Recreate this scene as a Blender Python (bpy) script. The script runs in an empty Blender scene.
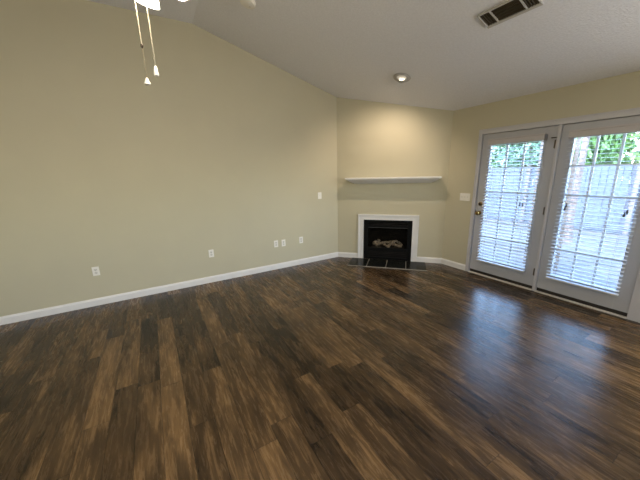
import bpy, bmesh, math, random
from mathutils import Vector, Matrix, Euler
random.seed(7)
SC = bpy.context.scene
COL = SC.collection
PI = math.pi
R = math.radians

# ------------------------------------------------------------------ camera
CAM_H = 1.5955
FPX = 281.03
cd = bpy.data.cameras.new('camera')
cam = bpy.data.objects.new('camera', cd)
COL.objects.link(cam)
cd.sensor_fit = 'HORIZONTAL'
cd.sensor_width = 36.0
cd.lens = FPX / 640.0 * 36.0
cd.clip_start = 0.02
cd.clip_end = 200
yaw, pitch, roll = R(30.322), R(-13.5306), R(-1.3683)
f = Vector((math.sin(yaw) * math.cos(pitch), math.cos(yaw) * math.cos(pitch), math.sin(pitch)))
r0 = Vector((math.cos(yaw), -math.sin(yaw), 0))
u0 = r0.cross(f)
rv = math.cos(roll) * r0 + math.sin(roll) * u0
uv = -math.sin(roll) * r0 + math.cos(roll) * u0
cam.matrix_world = Matrix(((rv.x, uv.x, -f.x, 0), (rv.y, uv.y, -f.y, 0), (rv.z, uv.z, -f.z, CAM_H), (0, 0, 0, 1)))
SC.camera = cam

# ------------------------------------------------------------------ world, sun, exposure
SKY_STRENGTH = 3.6
SUN_STRENGTH = 2.4
SC.view_settings.view_transform = 'Standard'
SC.view_settings.look = 'None'
SC.view_settings.gamma = 1.0
SC.view_settings.use_curve_mapping = False
SC.view_settings.exposure = 0.11
w = bpy.data.worlds.new('sky')
SC.world = w
w.use_nodes = True
nt = w.node_tree
bg = nt.nodes['Background']
sky = nt.nodes.new('ShaderNodeTexSky')
sky.sky_type = 'NISHITA'
sky.sun_disc = False
sky.sun_elevation = R(62)
sky.sun_rotation = R(-75)
sky.air_density = 1.0
sky.dust_density = 0.8
nt.links.new(sky.outputs[0], bg.inputs[0])
bg.inputs[1].default_value = SKY_STRENGTH
sl_ = bpy.data.lights.new('sun', 'SUN')
sl_.energy = SUN_STRENGTH
sl_.angle = R(1.0)
sl_.color = (1.0, 0.95, 0.88)
sun = bpy.data.objects.new('sun', sl_)
COL.objects.link(sun)
sun.rotation_euler = Vector((1.0, -0.30, -2.0)).to_track_quat('-Z', 'Y').to_euler()


def portal(name, loc, direction, sx, sy):
    l = bpy.data.lights.new(name, 'AREA')
    l.shape = 'RECTANGLE'
    l.size, l.size_y = sx, sy
    l.cycles.is_portal = True
    o = bpy.data.objects.new(name, l)
    COL.objects.link(o)
    o.location = loc
    o.rotation_euler = Vector(direction).to_track_quat('-Z', 'Y').to_euler()
    return o


portal('door_daylight', (4.42, 1.58, 1.08), (-1, 0, 0), 1.9, 2.1)
portal('window_daylight', (-1.5, -2.86, 1.55), (0, 1, 0), 1.3, 1.2)  # sky portal for the added rear window

# lamps (used in their builders further down)
SPOT_W = 54.0
FAN_W = 11.0
DOME_FILL_W = 62.0
SCONCE_FILL_W = 55.0

# ------------------------------------------------------------------ room numbers
YL = 4.3333          # left (gable) wall plane
XD = 4.1802          # door wall plane
X1, Y2 = 2.9288, 2.9696   # corner fireplace wall ends
ZC, SL = 2.4706, 0.2881
XR = 0.7327
ZR = ZC + SL * (XD - XR)
XW = XR - (XD - XR)
YS = -2.7


def zceil(x):
    return ZC + SL * (XD - x) if x > XR else ZR


# ------------------------------------------------------------------ materials
MATS = {}


def mat(name, col, rough=0.5, metal=0.0, spec=0.5, noise=None, bump=None, emis=None, emis_s=0.0, alpha=None):
    """noise=(scale, amount) gives a slight tone variation; bump=(scale, strength, distance)"""
    if name in MATS:
        return MATS[name]
    m = bpy.data.materials.new(name)
    m.use_nodes = True
    n = m.node_tree.nodes
    L = m.node_tree.links
    b = n['Principled BSDF']
    b.inputs['Base Color'].default_value = (*col, 1)
    b.inputs['Roughness'].default_value = rough
    b.inputs['Metallic'].default_value = metal
    b.inputs['Specular IOR Level'].default_value = spec
    tc = n.new('ShaderNodeTexCoord')
    sc_, am = noise if noise else (14.0, 0.05)
    nz = n.new('ShaderNodeTexNoise')
    nz.inputs['Scale'].default_value = sc_
    nz.inputs['Detail'].default_value = 3
    L.new(tc.outputs['Object'], nz.inputs['Vector'])
    rmp = n.new('ShaderNodeValToRGB')
    rmp.color_ramp.elements[0].position = 0.3
    rmp.color_ramp.elements[1].position = 0.7
    rmp.color_ramp.elements[0].color = (*[c * (1 - am) for c in col], 1)
    rmp.color_ramp.elements[1].color = (*[min(1, c * (1 + am)) for c in col], 1)
    L.new(nz.outputs['Fac'], rmp.inputs['Fac'])
    L.new(rmp.outputs['Color'], b.inputs['Base Color'])
    if bump:
        bz = n.new('ShaderNodeTexNoise')
        bz.inputs['Scale'].default_value = bump[0]
        bz.inputs['Detail'].default_value = 4
        L.new(tc.outputs['Object'], bz.inputs['Vector'])
        bp = n.new('ShaderNodeBump')
        bp.inputs['Strength'].default_value = bump[1]
        bp.inputs['Distance'].default_value = bump[2]
        L.new(bz.outputs['Fac'], bp.inputs['Height'])
        L.new(bp.outputs['Normal'], b.inputs['Normal'])
    if emis:
        b.inputs['Emission Color'].default_value = (*emis, 1)
        b.inputs['Emission Strength'].default_value = emis_s
    MATS[name] = m
    return m


WALL = mat('wall_paint', (0.515, 0.478, 0.352), 0.62, spec=0.3, noise=(3.0, 0.015), bump=(160, 0.18, 0.004))
CEIL = mat('ceiling_texture_paint', (0.78, 0.785, 0.82), 0.9, spec=0.15, noise=(60, 0.04), bump=(70, 0.4, 0.010))
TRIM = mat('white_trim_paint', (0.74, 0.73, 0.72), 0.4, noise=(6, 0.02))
DOORW = mat('door_white_paint', (0.45, 0.45, 0.475), 0.42, noise=(5, 0.02))  # white paint greyed; the base colour carries the doors' shade
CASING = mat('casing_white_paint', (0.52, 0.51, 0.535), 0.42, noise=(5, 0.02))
BLIND = mat('blind_white', (0.58, 0.58, 0.575), 0.45, noise=(8, 0.03))
VALANCE = mat('valance_white', (0.50, 0.47, 0.475), 0.5, noise=(8, 0.02))
CORDM = mat('blind_cord', (0.55, 0.50, 0.40), 0.8)
TASSEL = mat('dark_tassel', (0.03, 0.03, 0.035), 0.5)
GREYP = mat('grey_plastic', (0.22, 0.21, 0.21), 0.5)
PLASTIC = mat('white_plastic', (0.80, 0.78, 0.73), 0.35, noise=(20, 0.02))
PLASTIC2 = mat('white_plastic_insert', (0.66, 0.64, 0.60), 0.35)
SLOT = mat('slot_dark', (0.03, 0.03, 0.03), 0.6)
BRASS = mat('aged_brass', (0.34, 0.23, 0.08), 0.34, metal=1.0)
DARKMET = mat('dark_bronze', (0.06, 0.045, 0.035), 0.35, metal=0.8)
HINGEM = mat('hinge_metal', (0.12, 0.10, 0.08), 0.4, metal=0.9)
BLACK = mat('firebox_black', (0.004, 0.004, 0.004), 0.7, spec=0.12)
BLACKG = mat('firebox_black_satin', (0.004, 0.004, 0.004), 0.5, spec=0.12)
LOG = mat('ceramic_log', (0.42, 0.37, 0.30), 0.9, noise=(30, 0.6), bump=(40, 0.8, 0.01))
EMBER = mat('ember_bed', (0.03, 0.028, 0.025), 0.95, noise=(60, 0.6), bump=(60, 0.9, 0.01))
TILE = mat('black_granite_tile', (0.010, 0.011, 0.010), 0.22, spec=0.10, noise=(120, 0.6))
GROUT = mat('pale_grout', (0.30, 0.28, 0.24), 0.8)
THRESH = mat('threshold_strip', (0.62, 0.58, 0.52), 0.4)
SWEEP = mat('door_sweep_rubber', (0.02, 0.015, 0.012), 0.7)
VENTM = mat('vent_enamel', (0.47, 0.45, 0.41), 0.45)
VENTD = mat('vent_duct_dark', (0.055, 0.042, 0.022), 0.8, noise=(30, 0.25))
FANW = mat('fan_white', (0.78, 0.76, 0.72), 0.4)
NICKEL = mat('brushed_nickel', (0.45, 0.43, 0.42), 0.35, metal=0.9)
LTRIM = mat('light_trim_grey', (0.40, 0.39, 0.38), 0.45)
BULB = mat('lit_bulb', (0.9, 0.85, 0.75), 0.4, emis=(1.0, 0.86, 0.62), emis_s=5.0)
SHADE = mat('lit_frosted_glass', (0.9, 0.88, 0.82), 0.4, emis=(1.0, 0.90, 0.68), emis_s=13.0)
CHAINM = mat('ivory_pull_chain', (0.24, 0.225, 0.17), 0.5)
CHAIND = mat('antique_pull_chain', (0.20, 0.17, 0.11), 0.4, metal=0.6)
FENCE = mat('weathered_fence_board', (0.100, 0.113, 0.150), 0.85, noise=(9, 0.16), bump=(30, 0.4, 0.01))
FPOST = mat('fence_post_wood', (0.17, 0.14, 0.135), 0.85, noise=(10, 0.15))
LATT = mat('lattice_wood', (0.24, 0.19, 0.16), 0.85, noise=(10, 0.2))
BARK = mat('pine_bark', (0.19, 0.14, 0.12), 0.95, noise=(18, 0.4), bump=(24, 0.9, 0.03))
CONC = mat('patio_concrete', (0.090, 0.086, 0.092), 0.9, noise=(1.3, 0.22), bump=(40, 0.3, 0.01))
LEAVES = [mat('leaf_green_light', (0.16, 0.27, 0.075), 0.55, noise=(4, 0.4)),
          mat('leaf_green_mid', (0.12, 0.22, 0.065), 0.55, noise=(4, 0.4)),
          mat('leaf_green_blue', (0.14, 0.24, 0.15), 0.55, noise=(4, 0.4))]
FABRICD = mat('dining_wood', (0.2, 0.12, 0.06), 0.5)


def glass_mat(name, gloss, tint):
    m = bpy.data.materials.new(name)
    m.use_nodes = True
    n = m.node_tree.nodes
    L = m.node_tree.links
    for x in list(n):
        if x.type == 'BSDF_PRINCIPLED':
            n.remove(x)
    out = n['Material Output']
    t = n.new('ShaderNodeBsdfTransparent')
    t.inputs[0].default_value = (*tint, 1)
    g = n.new('ShaderNodeBsdfGlossy')
    g.inputs['Roughness'].default_value = 0.02
    mx = n.new('ShaderNodeMixShader')
    mx.inputs[0].default_value = gloss
    L.new(t.outputs[0], mx.inputs[1])
    L.new(g.outputs[0], mx.inputs[2])
    L.new(mx.outputs[0], out.inputs[0])
    return m


GLASS = glass_mat('window_glass', 0.05, (0.93, 0.97, 0.98))
FGLASS = glass_mat('fireplace_glass', 0.012, (0.80, 0.78, 0.75))


def floor_material():
    m = bpy.data.materials.new('dark_vinyl_planks')
    m.use_nodes = True
    n = m.node_tree.nodes
    L = m.node_tree.links
    b = n['Principled BSDF']
    tc = n.new('ShaderNodeTexCoord')
    sep = n.new('ShaderNodeSeparateXYZ')
    L.new(tc.outputs['Object'], sep.inputs[0])

    def math_(op, a, b_=None):
        x = n.new('ShaderNodeMath')
        x.operation = op
        for i, v in enumerate((a, b_)):
            if v is None:
                continue
            if isinstance(v, (int, float)):
                x.inputs[i].default_value = v
            else:
                L.new(v, x.inputs[i])
        return x.outputs[0]
    PW, PL = 0.152, 1.22
    u = math_('DIVIDE', sep.outputs[0], PW)
    row = math_('FLOOR', u)
    wn = n.new('ShaderNodeTexWhiteNoise')
    wn.noise_dimensions = '1D'
    L.new(row, wn.inputs['W'])
    v0 = math_('DIVIDE', sep.outputs[1], PL)
    v = math_('ADD', v0, wn.outputs['Value'])
    colm = math_('FLOOR', v)
    cmb = n.new('ShaderNodeCombineXYZ')
    L.new(row, cmb.inputs[0])
    L.new(colm, cmb.inputs[1])
    wn2 = n.new('ShaderNodeTexWhiteNoise')
    wn2.noise_dimensions = '3D'
    L.new(cmb.outputs[0], wn2.inputs['Vector'])
    # grain: stretched noise, shifted per plank
    off = n.new('ShaderNodeVectorMath')
    off.operation = 'SCALE'
    L.new(wn2.outputs['Color'], off.inputs[0])
    off.inputs['Scale'].default_value = 37.0
    add = n.new('ShaderNodeVectorMath')
    add.operation = 'ADD'
    L.new(tc.outputs['Object'], add.inputs[0])
    L.new(off.outputs[0], add.inputs[1])
    mp = n.new('ShaderNodeMapping')
    mp.inputs['Scale'].default_value = (46, 4.5, 1)
    L.new(add.outputs[0], mp.inputs['Vector'])
    g1 = n.new('ShaderNodeTexNoise')
    g1.inputs['Scale'].default_value = 1.0
    g1.inputs['Detail'].default_value = 6
    g1.inputs['Roughness'].default_value = 0.7
    g1.inputs['Distortion'].default_value = 0.6
    L.new(mp.outputs[0], g1.inputs['Vector'])
    mp2 = n.new('ShaderNodeMapping')
    mp2.inputs['Scale'].default_value = (10, 2.0, 1)
    L.new(add.outputs[0], mp2.inputs['Vector'])
    g2 = n.new('ShaderNodeTexNoise')
    g2.inputs['Scale'].default_value = 1.0
    g2.inputs['Detail'].default_value = 4
    L.new(mp2.outputs[0], g2.inputs['Vector'])
    # tone = plank random * .5 + grain
    t1 = math_('MULTIPLY', wn2.outputs['Value'], 0.22)
    t2 = math_('MULTIPLY', g1.outputs['Fac'], 0.55)
    t3 = math_('MULTIPLY', g2.outputs['Fac'], 0.55)
    t = math_('ADD', math_('ADD', t1, t2), t3)
    t = math_('SUBTRACT', math_('MULTIPLY', t, 1.65), 0.60)
    rp = n.new('ShaderNodeValToRGB')
    e = rp.color_ramp.elements
    e[0].position = 0.18
    e[0].color = (0.013, 0.0078, 0.0042, 1)
    e[1].position = 0.86
    e[1].color = (0.205, 0.120, 0.052, 1)
    e2 = e.new(0.5)
    e2.color = (0.063, 0.0375, 0.0175, 1)
    L.new(t, rp.inputs[0])
    # seams
    fu = math_('FRACT', u)
    du = math_('MINIMUM', fu, math_('SUBTRACT', 1.0, fu))
    su = math_('LESS_THAN', du, 0.009)
    fv = math_('FRACT', v)
    dv = math_('MINIMUM', fv, math_('SUBTRACT', 1.0, fv))
    sv = math_('LESS_THAN', dv, 0.0012)
    seam = math_('MULTIPLY', math_('MAXIMUM', su, sv), 0.8)
    mx = n.new('ShaderNodeMixRGB')
    L.new(seam, mx.inputs[0])
    L.new(rp.outputs[0], mx.inputs[1])
    mx.inputs[2].default_value = (0.010, 0.006, 0.004, 1)
    L.new(mx.outputs[0], b.inputs['Base Color'])
    rr = n.new('ShaderNodeMapRange')
    rr.inputs['To Min'].default_value = 0.22
    rr.inputs['To Max'].default_value = 0.32
    L.new(g1.outputs['Fac'], rr.inputs['Value'])
    L.new(rr.outputs[0], b.inputs['Roughness'])
    b.inputs['Specular IOR Level'].default_value = 0.36
    bp = n.new('ShaderNodeBump')
    bp.inputs['Strength'].default_value = 0.12
    bp.inputs['Distance'].default_value = 0.002
    L.new(g1.outputs['Fac'], bp.inputs['Height'])
    L.new(bp.outputs[0], b.inputs['Normal'])
    return m


FLOOR = floor_material()


# ------------------------------------------------------------------ mesh helpers
class MB:
    def __init__(s):
        s.bm = bmesh.new()

    def _add(s, verts, faces, M=None):
        vs = [s.bm.verts.new((M @ Vector(v)) if M else v) for v in verts]
        out = []
        for fc in faces:
            try:
                out.append(s.bm.faces.new([vs[i] for i in fc]))
            except ValueError:
                pass
        return vs, out

    def box(s, x0, x1, y0, y1, z0, z1, M=None, bev=0.0):
        vs, fs = s._add([(x0, y0, z0), (x1, y0, z0), (x1, y1, z0), (x0, y1, z0),
                         (x0, y0, z1), (x1, y0, z1), (x1, y1, z1), (x0, y1, z1)],
                        [(3, 2, 1, 0), (4, 5, 6, 7), (0, 1, 5, 4), (1, 2, 6, 5), (2, 3, 7, 6), (3, 0, 4, 7)], M)
        if bev > 0:
            ed = set()
            for fc in fs:
                ed.update(fc.edges)
            bmesh.ops.bevel(s.bm, geom=list(ed), offset=bev, segments=2, affect='EDGES', profile=0.5)
        return s

    def prism(s, poly, axis, a, b, M=None):
        """poly: 2D points; extruded along axis ('x','y','z') from a to b. 2D order: x->(y,z), y->(x,z), z->(x,y)"""
        def mk(p, t):
            return {'x': (t, p[0], p[1]), 'y': (p[0], t, p[1]), 'z': (p[0], p[1], t)}[axis]
        k = len(poly)
        vs = [mk(p, a) for p in poly] + [mk(p, b) for p in poly]
        fs = [tuple(range(k)), tuple(range(2 * k - 1, k - 1, -1))]
        for i in range(k):
            j = (i + 1) % k
            fs.append((i, i + k, j + k, j))
        s._add(vs, fs, M)
        return s

    def lathe(s, prof, seg=24, M=None, cap=True):
        """prof: (r, z) list"""
        vs = []
        for r, z in prof:
            for i in range(seg):
                a = 2 * PI * i / seg
                vs.append((r * math.cos(a), r * math.sin(a), z))
        fs = []
        for k in range(len(prof) - 1):
            for i in range(seg):
                j = (i + 1) % seg
                fs.append((k * seg + i, k * seg + j, (k + 1) * seg + j, (k + 1) * seg + i))
        if cap:
            fs.append(tuple(range(seg - 1, -1, -1)))
            fs.append(tuple(range((len(prof) - 1) * seg, len(prof) * seg)))
        s._add(vs, fs, M)
        return s

    def tube(s, pts, rad, seg=8):
        pts = [Vector(p) for p in pts]
        rads = rad if isinstance(rad, (list, tuple)) else [rad] * len(pts)
        vs = []
        for i, p in enumerate(pts):
            d = (pts[min(i + 1, len(pts) - 1)] - pts[max(i - 1, 0)]).normalized()
            a = Vector((0, 0, 1)) if abs(d.z) < 0.9 else Vector((1, 0, 0))
            e1 = d.cross(a).normalized()
            e2 = d.cross(e1)
            for k in range(seg):
                t = 2 * PI * k / seg
                vs.append(p + rads[i] * (math.cos(t) * e1 + math.sin(t) * e2))
        fs = []
        for i in range(len(pts) - 1):
            for k in range(seg):
                j = (k + 1) % seg
                fs.append((i * seg + k, i * seg + j, (i + 1) * seg + j, (i + 1) * seg + k))
        fs.append(tuple(range(seg - 1, -1, -1)))
        fs.append(tuple(range((len(pts) - 1) * seg, len(pts) * seg)))
        s._add(vs, fs)
        return s

    def build(s, name, m, parent=None, smooth=False, loc=None):
        bm = s.bm
        bmesh.ops.recalc_face_normals(bm, faces=bm.faces[:])
        me = bpy.data.meshes.new(name)
        bm.to_mesh(me)
        bm.free()
        me.materials.append(m)
        if smooth:
            for p in me.polygons:
                p.use_smooth = True
            try:
                me.set_sharp_from_angle(angle=R(40))
            except Exception:
                pass
        o = bpy.data.objects.new(name, me)
        COL.objects.link(o)
        if parent:
            o.parent = parent
        if loc:
            o.location = loc
        return o


def tag(o, label=None, cat=None, group=None, kind=None):
    if label:
        o['label'] = label
    if cat:
        o['category'] = cat
    if group:
        o['group'] = group
    if kind:
        o['kind'] = kind
    return o


def struct(o, label=None, cat=None):
    return tag(o, label, cat, kind='structure')


def thing(name, label, cat, loc=(0, 0, 0), rot=None, group=None):
    o = bpy.data.objects.new(name, None)
    o.empty_display_size = 0.05
    COL.objects.link(o)
    o.location = loc
    if rot is not None:
        o.rotation_euler = rot
    return tag(o, label, cat, group)


# ------------------------------------------------------------------ SETTING: floor, ceiling, walls
m_ = MB()
m_.box(XW - 0.15, XD + 0.15, YS - 0.15, YL + 0.15, -0.12, 0.0)
struct(m_.build('floor', FLOOR), 'dark brown wood look plank floor', 'floor')

T = 0.16
m_ = MB()
m_.prism([(XR, ZR), (XD + 0.5, ZC - 0.5 * SL), (XD + 0.5, ZC - 0.5 * SL + T), (XR, ZR + T)], 'y', YS - 0.3, YL + 0.3)
struct(m_.build('ceiling', CEIL), 'white textured ceiling slope over the patio doors', 'ceiling')
m_ = MB()
m_.prism([(XW - 0.5, ZR), (XR, ZR), (XR, ZR + T), (XW - 0.5, ZR + T)], 'y', YS - 0.3, YL + 0.3)
struct(m_.build('ceiling', CEIL), 'white textured flat ceiling above the fan at left', 'ceiling')

# left gable wall (plane Y = YL)
m_ = MB()
m_.prism([(XW, 0), (XD, 0), (XD, ZC), (XR, ZR), (XW, zceil(XW))], 'y', YL, YL + 0.15)
struct(m_.build('wall_left', WALL), 'long beige gable wall', 'wall')
# far left wall, out of frame
MB().box(XW - 0.15, XW, YS - 0.15, YL + 0.15, 0, ZR).build('wall_west', WALL)
struct(bpy.data.objects['wall_west'], 'beige side wall', 'wall')

# door wall (plane X = XD), opening for the door pair
OY0, OY1, OZ = 0.655, 2.502, 2.118
m_ = MB()
m_.box(XD, XD + 0.15, OY1, YL + 0.15, 0, ZC)
m_.box(XD, XD + 0.15, YS - 0.15, OY0, 0, ZC)
m_.box(XD, XD + 0.15, OY0, OY1, OZ, ZC)
struct(m_.build('wall_right', WALL), 'beige wall with the patio doors', 'wall')

# rear wall behind the camera, with a window added for fill daylight
m_ = MB()
WN = [(-2.1, -0.9)]
ZW0, ZW1 = 1.0, 2.1
xs = [XW] + [v for p in WN for v in p] + [XD]
for i in range(0, len(xs), 2):
    m_.box(xs[i], xs[i + 1], YS - 0.15, YS, 0, ZC)
for a, b in WN:
    m_.box(a, b, YS - 0.15, YS, 0, ZW0)
    m_.box(a, b, YS - 0.15, YS, ZW1, ZC)
m_.prism([(XW, ZC), (XD, ZC), (XR, ZR), (XW, ZR)], 'y', YS - 0.15, YS)
struct(m_.build('wall_rear', WALL), 'beige rear wall with one window', 'wall')
for k, (a, b) in enumerate(WN):
    m_ = MB()
    for x0, x1 in ((a, a + 0.05), (b - 0.05, b), ((a + b) / 2 - 0.02, (a + b) / 2 + 0.02)):
        m_.box(x0, x1, YS - 0.12, YS - 0.04, ZW0, ZW1)
    for z0, z1 in ((ZW0, ZW0 + 0.05), (ZW1 - 0.05, ZW1), (1.53, 1.57)):
        m_.box(a + 0.05, b - 0.05, YS - 0.115, YS - 0.045, z0, z1)
    wf = struct(m_.build('window_%d' % (k + 1), TRIM), 'white framed rear window', 'window')
    MB().box(a + 0.03, b - 0.03, YS - 0.083, YS - 0.078, ZW0 + 0.02, ZW1 - 0.02).build('pane', GLASS, wf)

# corner fireplace wall: local frame u along wall, v into the room (n), w up
A = Vector((X1, YL, 0))
B = Vector((XD, Y2, 0))
tv = (B - A).normalized()
LD = (B - A).length
nv = Vector((tv.y, -tv.x, 0))
if nv.dot(-A) < 0:
    nv = -nv
MD = Matrix(((tv.x, nv.x, 0, A.x), (tv.y, nv.y, 0, A.y), (0, 0, 1, 0), (0, 0, 0, 1)))


def zt(u):
    return zceil(X1 + tv.x * u)


FO0, FO1, FOZ = 0.49, 1.342, 0.742      # firebox opening
m_ = MB()
m_.prism([(0, 0), (FO0, 0), (FO0, zt(FO0)), (0, zt(0))], 'y', -0.10, 0, MD)
m_.prism([(FO1, 0), (LD, 0), (LD, zt(LD)), (FO1, zt(FO1))], 'y', -0.10, 0, MD)
m_.prism([(FO0, FOZ), (FO1, FOZ), (FO1, zt(FO1)), (FO0, zt(FO0))], 'y', -0.10, 0, MD)
struct(m_.build('wall_corner', WALL), 'angled beige corner wall above the fireplace', 'wall')


# baseboards
def base_profile(h=0.096, d=0.014):
    return [(0, 0), (d, 0), (d, h - 0.022), (d - 0.005, h - 0.012), (d - 0.006, h - 0.004), (d - 0.009, h), (0, h)]


def baseboard(name, P, Q, n, label):
    P, Q, n = Vector(P), Vector(Q), Vector(n)
    t = (Q - P)
    ln = t.length
    t.normalize()
    M = Matrix(((n.x, t.x, 0, P.x), (n.y, t.y, 0, P.y), (0, 0, 1, 0), (0, 0, 0, 1)))
    m = MB()
    m.prism(base_profile(), 'y', 0, ln, M)
    return struct(m.build(name, TRIM), label, 'baseboard')


SU0, SU1, SUZ = 0.39, 1.444, 0.838       # surround outer
baseboard('baseboard_left', (XW, YL, 0), (X1 + 0.004, YL, 0), (0, -1, 0), 'white baseboard of the left wall')
baseboard('baseboard_corner_left', A, A + tv * SU0, nv, 'short white baseboard left of the fireplace')
baseboard('baseboard_corner_right', A + tv * SU1, B, nv, 'short white baseboard right of the fireplace')
baseboard('baseboard_right', (XD, Y2, 0), (XD, 2.515, 0), (-1, 0, 0), 'short white baseboard beside the patio door')
baseboard('baseboard_right_far', (XD, 0.585, 0), (XD, YS, 0), (-1, 0, 0), 'white baseboard right of the patio doors')
baseboard('baseboard_west', (XW, YS, 0), (XW, YL, 0), (1, 0, 0), 'white baseboard of the side wall')
baseboard('baseboard_rear', (XW, YS, 0), (XD, YS, 0), (0, 1, 0), 'white baseboard of the rear wall')

# ------------------------------------------------------------------ patio doors
D1 = (1.584, 2.4625)      # active panel Y range
D2 = (0.695, 1.541)
DZ0, DZ1 = 0.056, 2.062
# frame with casing: one joined trim piece
m_ = MB()
cw = 0.046
CO0, CO1, COZ = 0.585, 2.515, 2.134
for y0, y1 in ((D1[1] + 0.004, CO1), (CO0, D2[0] - 0.004)):
    m_.box(XD - 0.016, XD, y0, y1, 0, COZ, bev=0.003)
m_.box(XD - 0.016, XD, D2[0] - 0.004, D1[1] + 0.004, DZ1 + 0.005, COZ, bev=0.003)
# outer bead of casing
m_.box(XD - 0.022, XD - 0.016, CO1 - 0.016, CO1, 0, COZ, bev=0.002)
m_.box(XD - 0.022, XD - 0.016, CO0, CO0 + 0.016, 0, COZ, bev=0.002)
m_.box(XD - 0.022, XD - 0.016, CO0 + 0.016, CO1 - 0.016, COZ - 0.016, COZ, bev=0.002)
# jambs, head, mullion
m_.box(XD, XD + 0.14, D1[1] + 0.004, OY1, 0, OZ)
m_.box(XD, XD + 0.14, OY0, D2[0] - 0.004, 0, OZ)
m_.box(XD, XD + 0.14, D2[0] - 0.004, D1[1] + 0.004, DZ1 + 0.005, OZ)
m_.box(XD - 0.012, XD + 0.14, D2[1] + 0.002, D1[0] - 0.005, 0, DZ1 + 0.005, bev=0.003)
m_.box(XD - 0.018, XD - 0.012, D2[1] + 0.012, D1[0] - 0.014, 0.02, DZ1 + 0.005, bev=0.002)
# stop strips behind the panels
m_.box(XD + 0.062, XD + 0.09, D1[0] - 0.01, D1[0] + 0.02, 0.02, DZ1 + 0.005)
m_.box(XD + 0.062, XD + 0.09, D1[1] - 0.02, D1[1] + 0.01, 0.02, DZ1 + 0.005)
m_.box(XD + 0.062, XD + 0.09, D2[0] - 0.01, D2[0] + 0.02, 0.02, DZ1 + 0.005)
m_.box(XD + 0.062, XD + 0.09, D2[1] - 0.02, D2[1] + 0.01, 0.02, DZ1 + 0.005)
m_.box(XD + 0.062, XD + 0.09, D2[0], D1[1], DZ1 - 0.02, DZ1 + 0.01)
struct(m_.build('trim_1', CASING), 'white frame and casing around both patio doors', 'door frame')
# dark weatherstrip seen in the gaps and the sill
m_ = MB()
m_.box(XD - 0.022, XD + 0.14, D1[0] - 0.005, D1[1] + 0.004, 0.0, 0.012, bev=0.003)
m_.box(XD - 0.022, XD + 0.14, D2[0] - 0.004, D2[1] + 0.002, 0.0, 0.012, bev=0.003)
struct(m_.build('trim_2', THRESH), 'pale threshold strip under both patio doors', 'threshold')


def door_panel(name, y0, y1, label):
    gy0, gy1, gz0, gz1 = y0 + 0.125, y1 - 0.125, 0.27, 1.93
    m = MB()
    x0, x1 = XD + 0.012, XD + 0.056
    m.box(x0, x1, y0, gy0, DZ0, DZ1, bev=0.002)
    m.box(x0, x1, gy1, y1, DZ0, DZ1, bev=0.002)
    m.box(x0, x1, gy0, gy1, DZ0, gz0)
    m.box(x0, x1, gy0, gy1, gz1, DZ1)
    # raised bead around the glass
    for a in ((gy0 - 0.03, gy0, gz0 - 0.03, gz1 + 0.03), (gy1, gy1 + 0.03, gz0 - 0.03, gz1 + 0.03)):
        m.box(x0 - 0.008, x0, *a, bev=0.003)
    for a in ((gy0, gy1, gz0 - 0.03, gz0), (gy0, gy1, gz1, gz1 + 0.03)):
        m.box(x0 - 0.008, x0, *a, bev=0.003)
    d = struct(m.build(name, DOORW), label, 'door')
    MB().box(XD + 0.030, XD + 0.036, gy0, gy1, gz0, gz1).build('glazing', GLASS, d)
    g = MB()
    for k in (1, 2):
        yy = gy0 + (gy1 - gy0) * k / 3
        g.box(XD + 0.024, XD + 0.042, yy - 0.011, yy + 0.011, gz0, gz1)
    for k in range(1, 5):
        zz = gz0 + (gz1 - gz0) * k / 5
        g.box(XD + 0.0245, XD + 0.0415, gy0, gy1, zz - 0.011, zz + 0.011)
    g.build('grille', TRIM, d)
    s = MB()
    s.box(XD + 0.018, XD + 0.05, y0 + 0.004, y1 - 0.004, 0.0125, DZ0)
    tag(s.build('door_sweep', SWEEP, d), 'dark rubber sweep')
    return d


d1 = door_panel('door_1', *D1, 'left hinged white glazed patio door with knob')
d2 = door_panel('door_2', *D2, 'right fixed white glazed patio door panel')


def MX(x, y, z):
    """local +z -> world -X (towards the room)"""
    return Matrix(((0, 0, -1, x), (0, 1, 0, y), (1, 0, 0, z), (0, 0, 0, 1)))


# knob and deadbolt
k = MB().lathe([(0.031, 0), (0.031, 0.006), (0.012, 0.010), (0.011, 0.034), (0.024, 0.040), (0.029, 0.052), (0.026, 0.064), (0.014, 0.070)], 24,
               MX(XD + 0.012, 2.405, 0.948)).build('door_knob', BRASS, d1, True)
k['label'] = 'brass door knob'
k = MB().lathe([(0.030, 0), (0.030, 0.010), (0.024, 0.016), (0.010, 0.018)], 24, MX(XD + 0.012, 2.400, 1.085)).build('deadbolt', BRASS, d1, True)
MB().box(XD - 0.024, XD - 0.005, 2.394, 2.406, 1.068, 1.102, bev=0.003).build('thumb_turn', DARKMET, k)
MB().box(XD + 0.004, XD + 0.013, 2.4625 - 0.012, 2.4625 + 0.002, 0.918, 0.978).build('latch_plate', DARKMET, d1)
for z in (1.857, 1.061, 0.255):
    h = MB()
    h.tube([(XD + 0.004, 1.5845, z - 0.052), (XD + 0.004, 1.5845, z + 0.052)], 0.0068, 10)
    h.box(XD + 0.0075, XD + 0.0125, 1.585, 1.602, z - 0.046, z + 0.046)
    h.build('hinge', HINGEM, d1)
h = MB()
h.tube([(XD - 0.004, 1.63, 1.932), (XD - 0.006, 1.5845, 1.930), (XD - 0.008, 1.565, 1.931)], 0.005, 8)
h.tube([(XD - 0.004, 1.63, 1.932), (XD + 0.012, 1.633, 1.932)], 0.008, 8)
h.build('hinge_stop', HINGEM, d1)


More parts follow.
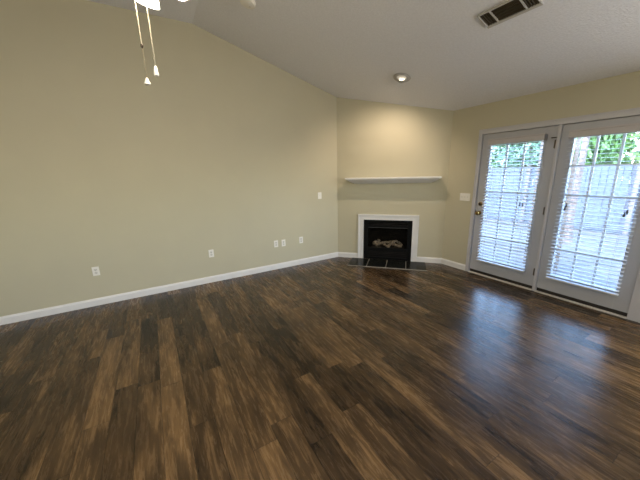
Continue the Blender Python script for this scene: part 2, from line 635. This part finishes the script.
# ------------------------------------------------------------------ blinds
def blind(y0, y1, label, tassels, tilt_deg):
    xc = XD - 0.042      # slat centre
    root = thing('window_blind', label, 'blind', (xc, (y0 + y1) / 2, 0.23), None, 'blinds on the patio doors')
    cx, cy, cz = root.location
    hy = (y1 - y0) / 2
    ztop = 1.985

    def L(m):
        bmesh.ops.translate(m.bm, verts=m.bm.verts[:], vec=(-cx, -cy, -cz))
        return m
    m = MB()
    m.prism([(xc + 0.040, 1.905), (xc - 0.026, 1.905), (xc - 0.032, 1.912), (xc - 0.030, 1.925), (xc - 0.030, 1.965), (xc - 0.036, 1.975),
             (xc - 0.036, ztop), (xc + 0.040, ztop)], 'y', y0 - 0.006, y1 + 0.006)
    L(m).build('valance', VALANCE, root)
    m = MB()
    m.box(xc - 0.034, xc + 0.036, y0 - 0.016, y0 - 0.0062, 1.900, ztop - 0.01, bev=0.002)
    tag(L(m).build('end_bracket', GREYP, root), 'grey end bracket')
    # slats
    m = MB()
    n = 38
    z0, z1 = 0.285, 1.892
    pitch_ = (z1 - z0) / (n - 1)
    for i in range(n):
        z = z0 + i * pitch_
        tilt = R(tilt_deg)
        prof_t, prof_b = [], []
        for q in range(5):
            s_ = -0.0235 + 0.047 * q / 4
            c_ = 0.0020 * (1 - (s_ / 0.0235) ** 2)
            x = xc + s_ * math.cos(tilt) - c_ * math.sin(tilt)
            zz = z + s_ * math.sin(tilt) + c_
            prof_t.append((x, zz + 0.0012))
            prof_b.append((x, zz - 0.0012))
        m.prism(prof_t + prof_b[::-1], 'y', y0, y1)
    L(m).build('slats', BLIND, root, True)
    m = MB()
    m.box(xc - 0.025, xc + 0.025, y0, y1, 0.232, 0.252, bev=0.004)
    L(m).build('bottom_rail', BLIND, root)
    for yy in (y0 + 0.10, y1 - 0.10):
        m = MB()
        for xx in (xc - 0.0265, xc + 0.0265):
            m.tube([(xx, yy, 0.245), (xx, yy, 1.91)], 0.0012, 6)
        L(m).build('ladder_cord', CORDM, root)
    for yy, zz in tassels:
        m = MB()
        m.tube([(xc - 0.034, yy, 1.91), (xc - 0.036, yy, zz + 0.02)], 0.0014, 6)
        c = L(m).build('pull_cord', CORDM, root)
        m = MB()
        m.lathe([(0.003, 0.03), (0.006, 0.022), (0.010, -0.006), (0.009, -0.016), (0.004, -0.02)], 12,
                Matrix.Translation((xc - 0.036, yy, zz)))
        tag(L(m).build('tassel', TASSEL, c, True), 'dark cord tassel')
    return root


blind(1.686, 2.336, 'white two inch slat blind hanging on the left patio door with the knob',
      [(1.802, 1.125), (1.835, 1.13)], 15)
blind(0.785, 1.440, 'white two inch slat blind hanging on the right fixed patio door panel',
      [(0.872, 1.10), (0.855, 1.13), (1.360, 1.118), (1.352, 1.155)], 3)

# ------------------------------------------------------------------ fireplace
RD = Matrix(((tv.x, -nv.x, 0), (tv.y, -nv.y, 0), (0, 0, 1))).to_euler()
fp = thing('fireplace', 'black gas fireplace insert with white surround in the corner wall', 'fireplace', A + tv * 0.916, RD)
FC = 0.916


def flip(m, c):
    """wall coordinates (u, v out of the wall, w) -> local coordinates of a thing whose +y points into the wall"""
    for q_ in m.bm.verts:
        q_.co = Vector((q_.co.x - c, -q_.co.y, q_.co.z))


def fpart(m, name, material, parent=fp, smooth=False):
    flip(m, FC)
    return m.build(name, material, parent, smooth)


# surround: mitred casing with a raised outer bead
m_ = MB()


def mitre(m, a0, a1, zt0, zt1, v0, v1):
    """frame between outer (a0..) and inner (a1..): legs and head, extruded v0..v1 out from wall"""
    (uo0, uo1, zo), (ui0, ui1, zi) = a0, a1
    m.prism([(uo0, 0), (ui0, 0), (ui0, zi), (uo0, zo)], 'y', v0, v1)
    m.prism([(ui1, 0), (uo1, 0), (uo1, zo), (ui1, zi)], 'y', v0, v1)
    m.prism([(uo0, zo), (ui0, zi), (ui1, zi), (uo1, zo)], 'y', v0, v1)


mitre(m_, (SU0, SU1, SUZ), (FO0, FO1, FOZ), 0, 0, 0.0, 0.018)
mitre(m_, (SU0, SU1, SUZ), (SU0 + 0.024, SU1 - 0.024, SUZ - 0.024), 0, 0, 0.018, 0.032)
mitre(m_, (FO0 - 0.030, FO1 + 0.030, FOZ + 0.030), (FO0, FO1, FOZ), 0, 0, 0.018, 0.023)
tag(fpart(m_, 'surround', TRIM), 'white mitred surround')
# firebox shell
m_ = MB()
e = 0.004
u0_, u1_ = FO0 + e, FO1 - e
m_.box(u0_, u0_ + 0.012, -0.42, -0.02, 0.002, FOZ - e)
m_.box(u1_ - 0.012, u1_, -0.42, -0.02, 0.002, FOZ - e)
m_.box(u0_ + 0.012, u1_ - 0.012, -0.42, -0.408, 0.002, FOZ - e)
m_.box(u0_ + 0.012, u1_ - 0.012, -0.408, -0.02, FOZ - e - 0.012, FOZ - e)
m_.box(u0_ + 0.012, u1_ - 0.012, -0.408, -0.02, 0.002, 0.014)
m_.box(u0_ + 0.012, u1_ - 0.012, -0.408, -0.03, 0.185, 0.197)
fpart(m_, 'firebox', BLACK)
# face frame
m_ = MB()
m_.box(u0_, u0_ + 0.075, -0.02, 0.004, 0.002, FOZ - e, bev=0.002)
m_.box(u1_ - 0.075, u1_, -0.02, 0.004, 0.002, FOZ - e, bev=0.002)
m_.box(u0_ + 0.075, u1_ - 0.075, -0.02, 0.004, 0.60, 0.640, bev=0.002)
m_.box(u0_ + 0.075, u1_ - 0.075, -0.02, 0.004, 0.700, FOZ - e, bev=0.002)
m_.box(u0_ + 0.075, u1_ - 0.075, -0.02, 0.004, 0.170, 0.225, bev=0.002)
m_.box(u0_ + 0.075, u1_ - 0.075, -0.02, 0.004, 0.002, 0.045, bev=0.002)
fpart(m_, 'face_frame', BLACKG)
for z0, z1, nm in ((0.645, 0.70, 'upper_louver'), (0.05, 0.17, 'lower_louver')):
    m_ = MB()
    q = max(2, int((z1 - z0) / 0.026))
    for i in range(q):
        zz = z0 + (z1 - z0) * (i + 0.5) / q
        m_.prism([(-0.016, zz + 0.010), (-0.013, zz + 0.012), (0.003, zz - 0.008), (0.0, zz - 0.010)], 'x', u0_ + 0.07, u1_ - 0.07)
    fpart(m_, nm, BLACKG)
m_ = MB()
m_.box(u0_ + 0.07, u1_ - 0.07, -0.012, -0.0115 + 0.004, 0.22, 0.605)
fpart(m_, 'fire_glass', FGLASS)
m_ = MB()
m_.box(u0_ + 0.08, u1_ - 0.08, 0.004, 0.012, 0.598, 0.604)
tag(fpart(m_, 'trim_strip', mat('grey_metal_strip', (0.05, 0.05, 0.052), 0.5, metal=0.3)), 'thin dark grey metal strip')
# ember bed and logs
m_ = MB()
m_.box(0.62, 1.22, -0.30, -0.05, 0.197, 0.212, bev=0.005)
fpart(m_, 'ember_bed', EMBER)


def log(p, q, rad, seedv):
    rnd = random.Random(seedv)
    m = MB()
    P, Q = Vector(p), Vector(q)
    pts, rr = [], []
    N = 8
    side = Vector((0, 1, 0))
    for i in range(N + 1):
        s = i / N
        jit = Vector((0, rnd.uniform(-.006, .006), rnd.uniform(-.008, .008)))
        pts.append(P.lerp(Q, s) + jit)
        rr.append(rad * (rnd.uniform(.86, 1.12)) * (0.8 if i in (0, N) else 1))
    m.tube(pts, rr, 10)
    return fpart(m, 'log', LOG, fp, True)


log((0.665, -0.085, 0.277), (0.765, -0.17, 0.317), 0.038, 1)
log((0.70, -0.10, 0.234), (0.84, -0.08, 0.307), 0.026, 2)
log((0.80, -0.15, 0.272), (1.06, -0.13, 0.327), 0.022, 3)
log((0.84, -0.075, 0.287), (0.95, -0.07, 0.224), 0.022, 4)
log((0.93, -0.085, 0.234), (1.06, -0.09, 0.347), 0.024, 5)
log((1.00, -0.075, 0.292), (1.17, -0.07, 0.242), 0.024, 6)
log((1.06, -0.16, 0.332), (1.18, -0.12, 0.262), 0.022, 7)

# hearth: four black tiles with pale joints, nearly flush with the floor
he = thing('hearth', 'low black tile hearth on the floor in front of the fireplace', 'hearth', A + tv * 0.932, RD)
HU = [0.283, 0.610, 0.934, 1.260, 1.586]
HC = 0.932


def hpart(m, name, material):
    flip(m, HC)
    return m.build(name, material, he)


m_ = MB()
m_.box(HU[0], HU[-1], 0.036, 0.470, 0.0, 0.006)
m_.box(HU[0] - 0.002, HU[-1] + 0.002, 0.470, 0.480, 0.0, 0.0105)
tag(hpart(m_, 'grout_bed', GROUT), 'pale joints between black tiles and along the front edge')
for a, b in zip(HU[:-1], HU[1:]):
    m_ = MB()
    m_.box(a + (0.005 if a > 0.3 else 0), b - (0.005 if b < 1.5 else 0), 0.036, 0.468, 0.006, 0.010, bev=0.0015)
    hpart(m_, 'tile', TILE)

# mantel shelf
ms = thing('mantel_shelf', 'white mantel shelf with crown moulding on the corner wall', 'shelf', A + tv * 0.958 + Vector((0, 0, 1.385)), RD)
MC = 0.958


def mring(m, levels, half0):
    """stacked rectangular rings (inset from ends, depth, z) closed to the wall at v=0"""
    vs, fs = [], []
    for (hu, dp, z) in levels:
        vs += [(-hu, 0, z), (-hu, dp, z), (hu, dp, z), (hu, 0, z)]
    k = len(levels)
    for i in range(k - 1):
        for j in range(4):
            a = i * 4 + j
            b = i * 4 + (j + 1) % 4
            fs.append((a, b, b + 4, a + 4))
    fs.append((3, 2, 1, 0))
    fs.append(tuple((k - 1) * 4 + j for j in range(4)))
    m._add(vs, fs)


m_ = MB()
H = 0.778
mring(m_, [(H, 0.196, 0.082), (H, 0.196, 0.103)], H)
bmesh.ops.bevel(m_.bm, geom=[e_ for e_ in m_.bm.edges], offset=0.002, segments=1, affect='EDGES')
flip(m_, 0)
m_.build('shelf_board', TRIM, ms)
m_ = MB()
lv = [(H - 0.135, 0.055, 0.0), (H - 0.132, 0.06, 0.006)]
for i in range(7):
    s = i / 6
    lv.append((H - 0.128 + 0.108 * s, 0.064 + 0.108 * s, 0.010 + 0.062 * (s ** 1.5 * 0.6 + s * 0.4)))
lv.append((H - 0.016, 0.176, 0.074))
lv.append((H - 0.016, 0.176, 0.082))
mring(m_, lv, H)
flip(m_, 0)
m_.build('crown_moulding', TRIM, ms)


# ------------------------------------------------------------------ wall plates
def plate_body(m, wdt, hgt):
    m.box(-wdt / 2, wdt / 2, -0.006, 0, -hgt / 2, hgt / 2, bev=0.0025)


def outlet(loc, label, group, kind='duplex'):
    """local frame: x along wall, -y out of the wall"""
    r_ = thing('wall_outlet', label, 'outlet', loc, None, group)
    m = MB()
    plate_body(m, 0.072, 0.116)
    m.build('cover_plate', PLASTIC, r_)
    if kind == 'duplex':
        for s in (-1, 1):
            m = MB()
            m.box(-0.0165, 0.0165, -0.0085, -0.004, s * 0.0195 - 0.014, s * 0.0195 + 0.014, bev=0.002)
            rc = m.build('receptacle', PLASTIC2, r_)
            m = MB()
            m.box(-0.0085, -0.0055, -0.0092, -0.0078, s * 0.0195 - 0.003, s * 0.0195 + 0.007)
            m.box(0.0055, 0.0085, -0.0092, -0.0078, s * 0.0195 - 0.003, s * 0.0195 + 0.007)
            m.lathe([(0.0028, -0.001), (0.0028, 0.0008)], 10, Matrix.Translation((0, -0.0085, s * 0.0195 - 0.008)) @ Matrix.Rotation(PI / 2, 4, 'X'))
            m.build('slots', SLOT, rc)
        MB().lathe([(0.003, 0), (0.0025, 0.0015)], 10, Matrix.Translation((0, -0.006, 0)) @ Matrix.Rotation(PI / 2, 4, 'X')).build('screw', NICKEL, r_)
    else:
        MB().lathe([(0.009, 0), (0.009, 0.004), (0.005, 0.005), (0.005, 0.012)], 14, Matrix.Translation((0, -0.006, 0)) @ Matrix.Rotation(PI / 2, 4, 'X')).build('jack', NICKEL, r_)
        for s in (-1, 1):
            MB().lathe([(0.003, 0), (0.0025, 0.0015)], 10, Matrix.Translation((0, -0.006, s * 0.042)) @ Matrix.Rotation(PI / 2, 4, 'X')).build('screw', NICKEL, r_)
    return r_


G = 'outlet plates along the left wall'
outlet((-0.744, YL, 0.451), 'leftmost white outlet on the left wall, nearest the camera', G)
outlet((0.638, YL, 0.451), 'white outlet on the left wall midway between the leftmost one and the close pair', G)
outlet((1.675, YL, 0.444), 'left plate of the close pair of white wall plates low on the left wall', G)
outlet((1.811, YL, 0.440), 'right plate of the close pair of white wall plates low on the left wall', G)
outlet((2.146, YL, 0.443), 'white outlet on the left wall nearest the fireplace corner', G)


def switch_plate(name, loc, rotz, gangs, label):
    r_ = thing(name, label, 'light switch', loc, (0, 0, rotz))
    m = MB()
    wd = 0.072 + 0.046 * (gangs - 1)
    plate_body(m, wd, 0.116)
    m.build('cover_plate', PLASTIC, r_)
    for g in range(gangs):
        x = (g - (gangs - 1) / 2) * 0.046
        m = MB()
        m.box(x - 0.006, x + 0.006, -0.0075, -0.005, -0.013, 0.013)
        m.prism([(-0.007, -0.004), (-0.018, 0.006), (-0.017, 0.012), (-0.007, 0.007)], 'x', x - 0.004, x + 0.004)
        m.build('toggle', PLASTIC2, r_)
    return r_


switch_plate('light_switch', (2.55, YL, 1.195), 0, 1, 'single white light switch on the left wall near the mantel')
# facing -X : local -y -> world -X  => rotate by -90 deg
switch_plate('light_switch', (XD, 2.647, 1.17), -PI / 2, 3, 'wide white three gang light switch between the corner wall and the patio door')

# ------------------------------------------------------------------ things on the ceiling
slope_rot = math.atan(SL)    # right slope descends towards +X


def on_slope(x, y):
    """matrix: local z = out of the ceiling into the room (downwards), local x = down the slope (+X)"""
    dx = Vector((1, 0, -SL)).normalized()
    dz = Vector((-SL, 0, -1)).normalized()
    dy = dz.cross(dx)
    return Matrix(((dx.x, dy.x, dz.x, x), (dx.y, dy.y, dz.y, y), (dx.z, dy.z, dz.z, zceil(x)), (0, 0, 0, 1)))


# vent
Mv = on_slope(2.768, 1.530)
vt = thing('ceiling_vent', 'long brown and off white air vent set in the sloped ceiling', 'vent')
vt.matrix_world = Mv
hx, hy = 0.100, 0.216
m_ = MB()
fr = 0.016
for a in ((-hx, -hx + fr, -hy, hy), (hx - fr - 0.012, hx, -hy, hy)):
    m_.box(a[0], a[1], a[2], a[3], 0, 0.012, bev=0.003)
for a in ((-hy, -hy + fr * 0.8), (hy - fr * 0.8, hy)):
    m_.box(-hx + fr, hx - fr - 0.012, a[0], a[1], 0, 0.012, bev=0.003)
m_.build('vent_frame', VENTM, vt)
m_ = MB()
m_.box(-hx + 0.01, hx - 0.01, -hy + 0.01, hy - 0.01, -0.002, 0.002)
m_.build('duct_opening', VENTD, vt)
for yy in (-0.112, 0.112):
    MB().box(-hx + fr, hx - fr - 0.012, yy - 0.006, yy + 0.006, 0.002, 0.011).build('divider', VENTM, vt)
m_ = MB()
for i in range(5):
    x = -hx + fr + 0.018 + i * 0.030
    m_.box(x - 0.001, x + 0.001, -0.106, 0.106, 0.002, 0.009)
m_.build('louver', VENTD, vt)
for s in (-1, 1):
    m_ = MB()
    for i in range(4):
        y = s * (0.130 + i * 0.021)
        m_.box(-hx + fr, hx - fr - 0.012, y - 0.001, y + 0.001, 0.002, 0.009)
    m_.build('louver', VENTD, vt)

# recessed eyeball light above the fireplace
Ml = on_slope(3.058, 2.978)
rl = thing('recessed_light', 'small round recessed light glowing in the ceiling above the mantel', 'ceiling light')
rl.matrix_world = Ml
MB().lathe([(0.072, 0.0), (0.110, 0.0), (0.115, 0.004), (0.110, 0.012), (0.092, 0.018), (0.072, 0.014)], 36, None, cap=False).build('trim_ring', LTRIM, rl, True)
# eyeball: partial sphere tilted towards the wall
aim = (-nv * 1.5 + Vector((0, 0, -1.0))).normalized()
aim_l = (Ml.to_3x3().inverted() @ aim).normalized()
q = aim_l.to_track_quat('Z', 'Y').to_matrix().to_4x4()
prof = []
for i in range(9):
    a = R(30 + i * 8.5)
    prof.append((0.078 * math.sin(a), 0.078 * math.cos(a)))
Me = Matrix.Translation((0, 0, -0.008)) @ q
MB().lathe(prof, 28, Me, cap=False).build('eyeball', LTRIM, rl, True)
MB().lathe([(0.001, 0.060), (0.030, 0.059), (0.036, 0.056)], 24, Me, cap=False).build('bulb', BULB, rl, True)
sp = bpy.data.lights.new('recessed_spot', 'SPOT')
sp.energy = SPOT_W
sp.color = (1.0, 0.80, 0.62)
sp.spot_size = R(132)
sp.spot_blend = 0.9
sp.shadow_soft_size = 0.018
so = bpy.data.objects.new('recessed_spot', sp)
COL.objects.link(so)
so.location = Ml @ Vector((0, 0, 0.085)) + aim * 0.015
so.rotation_euler = (-nv * 0.43 - tv * 0.22 + Vector((0, 0, -1.0))).to_track_quat('-Z', 'Y').to_euler()

# unseen dome lamp added behind the camera as fill light
Mo = Matrix.Translation((-1.3, 0.1, ZR)) @ Matrix.Rotation(PI, 4, 'X')
dl_ = thing('dome_light', 'round flush dome ceiling lamp behind the camera', 'ceiling light')
dl_.matrix_world = Mo
MB().lathe([(0.06, 0.001), (0.06, 0.012), (0.015, 0.02), (0.015, 0.10), (0.17, 0.11), (0.17, 0.12)], 32).build('base', NICKEL, dl_, True)
MB().lathe([(0.165, 0.121), (0.15, 0.155), (0.11, 0.185), (0.06, 0.20), (0.01, 0.204)], 32).build('glass_dome', SHADE, dl_, True)
al = bpy.data.lights.new('dome_lamp', 'AREA')
al.shape = 'DISK'
al.size = 0.32
al.energy = DOME_FILL_W
al.color = (1.0, 0.97, 0.92)
ao = bpy.data.objects.new('dome_lamp', al)
COL.objects.link(ao)
ao.location = Mo @ Vector((0, 0, 0.215))

# two out-of-view sconces added on the door wall to brighten the left wall
for y, lab in ((-0.75, 'half round glass wall sconce on the door wall nearest the patio doors'), (-1.95, 'half round glass wall sconce on the door wall nearest the rear wall')):
    ws = thing('wall_sconce', lab, 'wall lamp', (XD, y, 1.75))
    MB().box(-0.02, 0, -0.06, 0.06, -0.12, 0.12, bev=0.004).build('back_plate', NICKEL, ws)
    m_ = MB()
    arc = [(-0.021 - 0.10 * math.sin(PI * i / 14), 0.11 * math.cos(PI * i / 14)) for i in range(15)]
    m_.prism(arc, 'z', -0.14, 0.14)
    m_.build('glass_shade', SHADE, ws)
    al = bpy.data.lights.new('sconce_lamp', 'AREA')
    al.shape = 'RECTANGLE'
    al.size, al.size_y = 0.2, 0.28
    al.energy = SCONCE_FILL_W
    al.color = (1.0, 0.98, 0.95)
    ao = bpy.data.objects.new('sconce_lamp', al)
    COL.objects.link(ao)
    ao.location = (XD - 0.135, y, 1.75)
    ao.rotation_euler = Vector((-1, 0.12, -0.10)).to_track_quat('-Z', 'Y').to_euler()

# smoke detector
Ms = on_slope(1.135, 3.31)
sd = thing('smoke_detector', 'round white smoke detector on the ceiling at the top edge', 'smoke detector')
sd.matrix_world = Ms
MB().lathe([(0.082, 0), (0.082, 0.012), (0.076, 0.03), (0.05, 0.042), (0.02, 0.044)], 32).build('body', PLASTIC, sd, True)
MB().lathe([(0.012, 0.0), (0.010, 0.003)], 12, Matrix.Translation((0.03, 0, 0.043))).build('test_button', PLASTIC2, sd, True)

# ------------------------------------------------------------------ ceiling fan
FX, FY = 0.15, 1.77
fan = thing('ceiling_fan', 'white ceiling fan with lit glass shades and two pull chains at top left', 'ceiling fan', (FX, FY, 0))
zc_f = zceil(FX)


def fl(prof, name, m, parent=fan, cap=True):
    return MB().lathe(prof, 32, None, cap).build(name, m, parent, True)


fl([(0.02, zc_f - 0.10), (0.055, zc_f - 0.08), (0.072, zc_f - 0.035), (0.072, zc_f)], 'canopy', FANW)
fl([(0.012, 2.90), (0.012, zc_f - 0.08)], 'downrod', FANW)
fl([(0.05, 2.72), (0.115, 2.735), (0.135, 2.78), (0.135, 2.84), (0.11, 2.885), (0.05, 2.91), (0.018, 2.93)], 'motor_housing', FANW)
fl([(0.03, 2.555), (0.075, 2.565), (0.098, 2.60), (0.098, 2.655), (0.06, 2.69), (0.06, 2.725)], 'light_fitter', FANW)
for i in range(5):
    a = R(36 + 72 * i)
    M = Matrix.Rotation(a, 4, 'Z') @ Matrix.Translation((0, 0, 2.815)) @ Matrix.Rotation(R(12), 4, 'X')
    m_ = MB()
    pl = [(0.20, -0.055), (0.40, -0.066), (0.60, -0.068), (0.645, -0.05), (0.66, 0.0), (0.645, 0.05), (0.60, 0.068), (0.40, 0.066), (0.20, 0.055)]
    m_.prism(pl, 'z', -0.004, 0.004, M)
    bl = m_.build('blade', FANW, fan)
    m_ = MB()
    m_.box(0.12, 0.27, -0.022, 0.022, 0.0045, 0.0085, M, bev=0.001)
    m_.build('blade_bracket', FANW, bl)
for i, ang in enumerate((105, -32, 225)):
    a = R(ang)
    out = Vector((math.cos(a), math.sin(a), 0))
    tilt = 38
    ax = (out * math.sin(R(tilt)) + Vector((0, 0, -1)) * math.cos(R(tilt))).normalized()
    neck = out * 0.075 + Vector((0, 0, 2.560))
    qm = Matrix.Translation(neck) @ ax.to_track_quat('Z', 'Y').to_matrix().to_4x4()
    m_ = MB()
    m_.lathe([(0.024, 0.012), (0.030, 0.03), (0.044, 0.06), (0.054, 0.09), (0.060, 0.118), (0.0575, 0.118), (0.051, 0.09), (0.041, 0.06), (0.027, 0.032), (0.021, 0.014)], 32, qm, cap=False)
    sh = m_.build('lamp_shade', SHADE, fan, True)
    m_ = MB()
    m_.lathe([(0.020, -0.03), (0.026, -0.01), (0.026, 0.012), (0.018, 0.018)], 20, qm)
    m_.build('socket', FANW, sh, True)
    m_ = MB()
    m_.lathe([(0.010, 0.018), (0.013, 0.04), (0.024, 0.066), (0.026, 0.082), (0.018, 0.098), (0.004, 0.104)], 18, qm)
    m_.build('bulb', BULB, sh, True)
    pt = bpy.data.lights.new('fan_lamp', 'POINT')
    pt.energy = FAN_W
    pt.color = (1.0, 0.84, 0.60)
    pt.shadow_soft_size = 0.03
    po = bpy.data.objects.new('fan_lamp', pt)
    COL.objects.link(po)
    po.location = Vector((FX, FY, 0)) + neck + ax * 0.135


def chain(x, y, ztop, zend, joint, fob, cm):
    m = MB()
    m.tube([(x, y, ztop), (x, y, joint)], 0.0027, 8)
    c = m.build('pull_chain', CHAINM, fan, True)
    if joint > zend + 0.03:
        MB().lathe([(0.002, joint - 0.010), (0.006, joint - 0.006), (0.006, joint + 0.004), (0.002, joint + 0.008)], 10, Matrix.Translation((x, y, 0))).build('connector', DARKMET, c, True)
        MB().tube([(x, y, joint - 0.006), (x, y, zend + 0.02)], 0.0016, 6).build('chain_extension', cm, c, True)
    f_ = MB()
    f_.lathe([(r, z) for r, z in fob], 16, Matrix.Translation((x, y, zend)))
    f_.build('chain_fob', PLASTIC, c, True)


chain(-0.094, -0.030, 2.60, 2.040, 2.205, [(0.003, 0.026), (0.006, 0.020), (0.014, 0.002), (0.014, -0.004), (0.006, -0.007)], CHAIND)
chain(-0.049, -0.030, 2.565, 2.092, 2.092, [(0.003, 0.034), (0.007, 0.026), (0.0115, -0.004), (0.011, -0.012), (0.005, -0.015)], CHAINM)

# ------------------------------------------------------------------ outdoors
GZ = -0.15
m_ = MB()
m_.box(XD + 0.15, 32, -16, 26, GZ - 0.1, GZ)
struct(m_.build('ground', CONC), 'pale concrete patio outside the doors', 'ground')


def fence(P, Q, height, label, post_gap=2.4):
    P, Q = Vector((*P, GZ)), Vector((*Q, GZ))
    t = Q - P
    ln = t.length
    ang = math.atan2(t.y, t.x)
    r_ = thing('fence', label, 'fence', P, (0, 0, ang), 'board fence around the patio')
    rnd = random.Random(ln)
    m = MB()
    x = 0.0
    while x < ln - 0.05:
        wd = min(0.142, ln - x)
        h = height + rnd.uniform(-0.012, 0.012)
        m.box(x, x + wd - 0.012, -0.010 + rnd.uniform(-.003, .003), 0.010, 0.03, h)
        x += wd
    m.build('board_panel', FENCE, r_)
    for z in (0.3, height * 0.55, height - 0.22):
        MB().box(0, ln, -0.052, -0.012, z - 0.04, z + 0.04).build('rail', FENCE, r_)
    x = 0.3
    while x < ln:
        MB().box(x - 0.045, x + 0.045, 0.012, 0.10, 0, height + 0.06).build('post', FPOST, r_)
        x += post_gap
    return r_


fence((10.4, -3.0), (10.4, 8.0), 1.74, 'weathered pale board fence across the far side of the patio')
fence((10.4, 8.0), (4.6, 8.0), 1.80, 'weathered pale board fence along the left side of the patio')

# lattice screen close outside the right door
lt = thing('lattice_screen', 'brown wooden lattice screen beside the trunk outside the right door', 'lattice', (5.75, 2.34, GZ), (0, 0, R(-80)))
LW, LH = 0.42, 2.45
m_ = MB()
st = 0.105


def strip(m, x0, z0, dx, dz, y0, y1, hw=0.017):
    nn = Vector((-dz, dx)).normalized() * hw
    m.prism([(x0 + nn.x, z0 + nn.y), (x0 - nn.x, z0 - nn.y), (x0 + dx - nn.x, z0 + dz - nn.y), (x0 + dx + nn.x, z0 + dz + nn.y)], 'y', y0, y1)


k_ = -LH
while k_ < LW:
    a0, a1 = max(0, k_), min(LW, k_ + LH)
    if a1 - a0 > 0.03:
        strip(m_, a0, a0 - k_, a1 - a0, a1 - a0, 0.0, 0.007)
        strip(m_, a0, LH - (a0 - k_), a1 - a0, -(a1 - a0), 0.0072, 0.014)
    k_ += st
m_.build('lattice_slats', LATT, lt)
m_ = MB()
m_.box(-0.04, 0.0, -0.015, 0.03, 0, LH + 0.03)
m_.box(LW, LW + 0.04, -0.015, 0.03, 0, LH + 0.03)
m_.box(0, LW, -0.015, 0.03, LH, LH + 0.03)
m_.box(0, LW, -0.015, 0.03, 0.0, 0.04)
m_.build('lattice_frame', LATT, lt)


def foliage(m, centre, rad, count, size, rnd, squash=0.8):
    for _ in range(count):
        while True:
            p = Vector((rnd.uniform(-1, 1), rnd.uniform(-1, 1), rnd.uniform(-1, 1)))
            if p.length < 1:
                break
        p = Vector((p.x * rad, p.y * rad, p.z * rad * squash)) + Vector(centre)
        s = size * rnd.uniform(0.6, 1.3)
        M = Matrix.Translation(p) @ Euler((rnd.uniform(0, 6.3), rnd.uniform(0, 6.3), rnd.uniform(0, 6.3))).to_matrix().to_4x4()
        m._add([(-s, 0, 0), (0, -s * .45, s * .12), (s, 0, 0), (0, s * .45, s * .12)], [(0, 1, 2), (0, 2, 3)], M)


def tree(x, y, h, rad, trunk_r, leaf, label, seed, low=1.2, blobs=7, count=300, size=0.16):
    rnd = random.Random(seed)
    t = thing('tree', label, 'tree', (x, y, GZ), None, 'trees beyond the fence')
    m = MB()
    pts = [(0, 0, 0)]
    for i in range(1, 7):
        pts.append((rnd.uniform(-.06, .06), rnd.uniform(-.06, .06), h * 0.9 * i / 6))
    m.tube(pts, [trunk_r * (1.15 - 0.8 * i / 6) for i in range(7)], 12)
    m.build('trunk', BARK, t, True)
    m = MB()
    for b_ in range(blobs):
        a = rnd.uniform(0, 6.28)
        d = rnd.uniform(0, 0.65) * rad
        foliage(m, (d * math.cos(a), d * math.sin(a), low + (h - low) * (b_ + 0.5) / blobs), rad * rnd.uniform(.5, .8), count, size, rnd)
    m.build('foliage', leaf, t)
    return t


tree(12.9, 6.2, 3.5, 1.25, 0.14, LEAVES[2], 'blue green leafy tree above the fence seen through the left door', 11)
tree(12.6, 3.75, 3.4, 0.85, 0.12, LEAVES[1], 'mid green slim tree above the fence at the left edge of the right door glass', 12)
tree(13.2, 1.55, 3.5, 1.15, 0.15, LEAVES[0], 'bright light green tree above the fence seen through the right door', 13, blobs=8)
tree(16.5, -1.6, 3.9, 1.5, 0.18, LEAVES[0], 'tall light green tree beyond the right end of the fence', 14)
tree(16.5, 9.2, 3.9, 1.5, 0.18, LEAVES[1], 'tall mid green tree beyond the fence corner at left', 15)
tree(17.5, 4.6, 3.9, 1.5, 0.18, LEAVES[0], 'light green tree standing farther back between the nearer crowns', 16)
# the near trunk between the lattice and the fence
m_ = MB()
rnd = random.Random(5)
m_.tube([(rnd.uniform(-.015, .015), rnd.uniform(-.015, .015), 5.5 * i / 10) for i in range(11)], [0.12 if i == 0 else 0.068 - 0.003 * i for i in range(11)], 16)
tt = m_.build('pine_tree', BARK, None, True, (8.2, 2.57, GZ))
tag(tt, 'reddish brown pine trunk on the patio just beyond the lattice', 'tree')
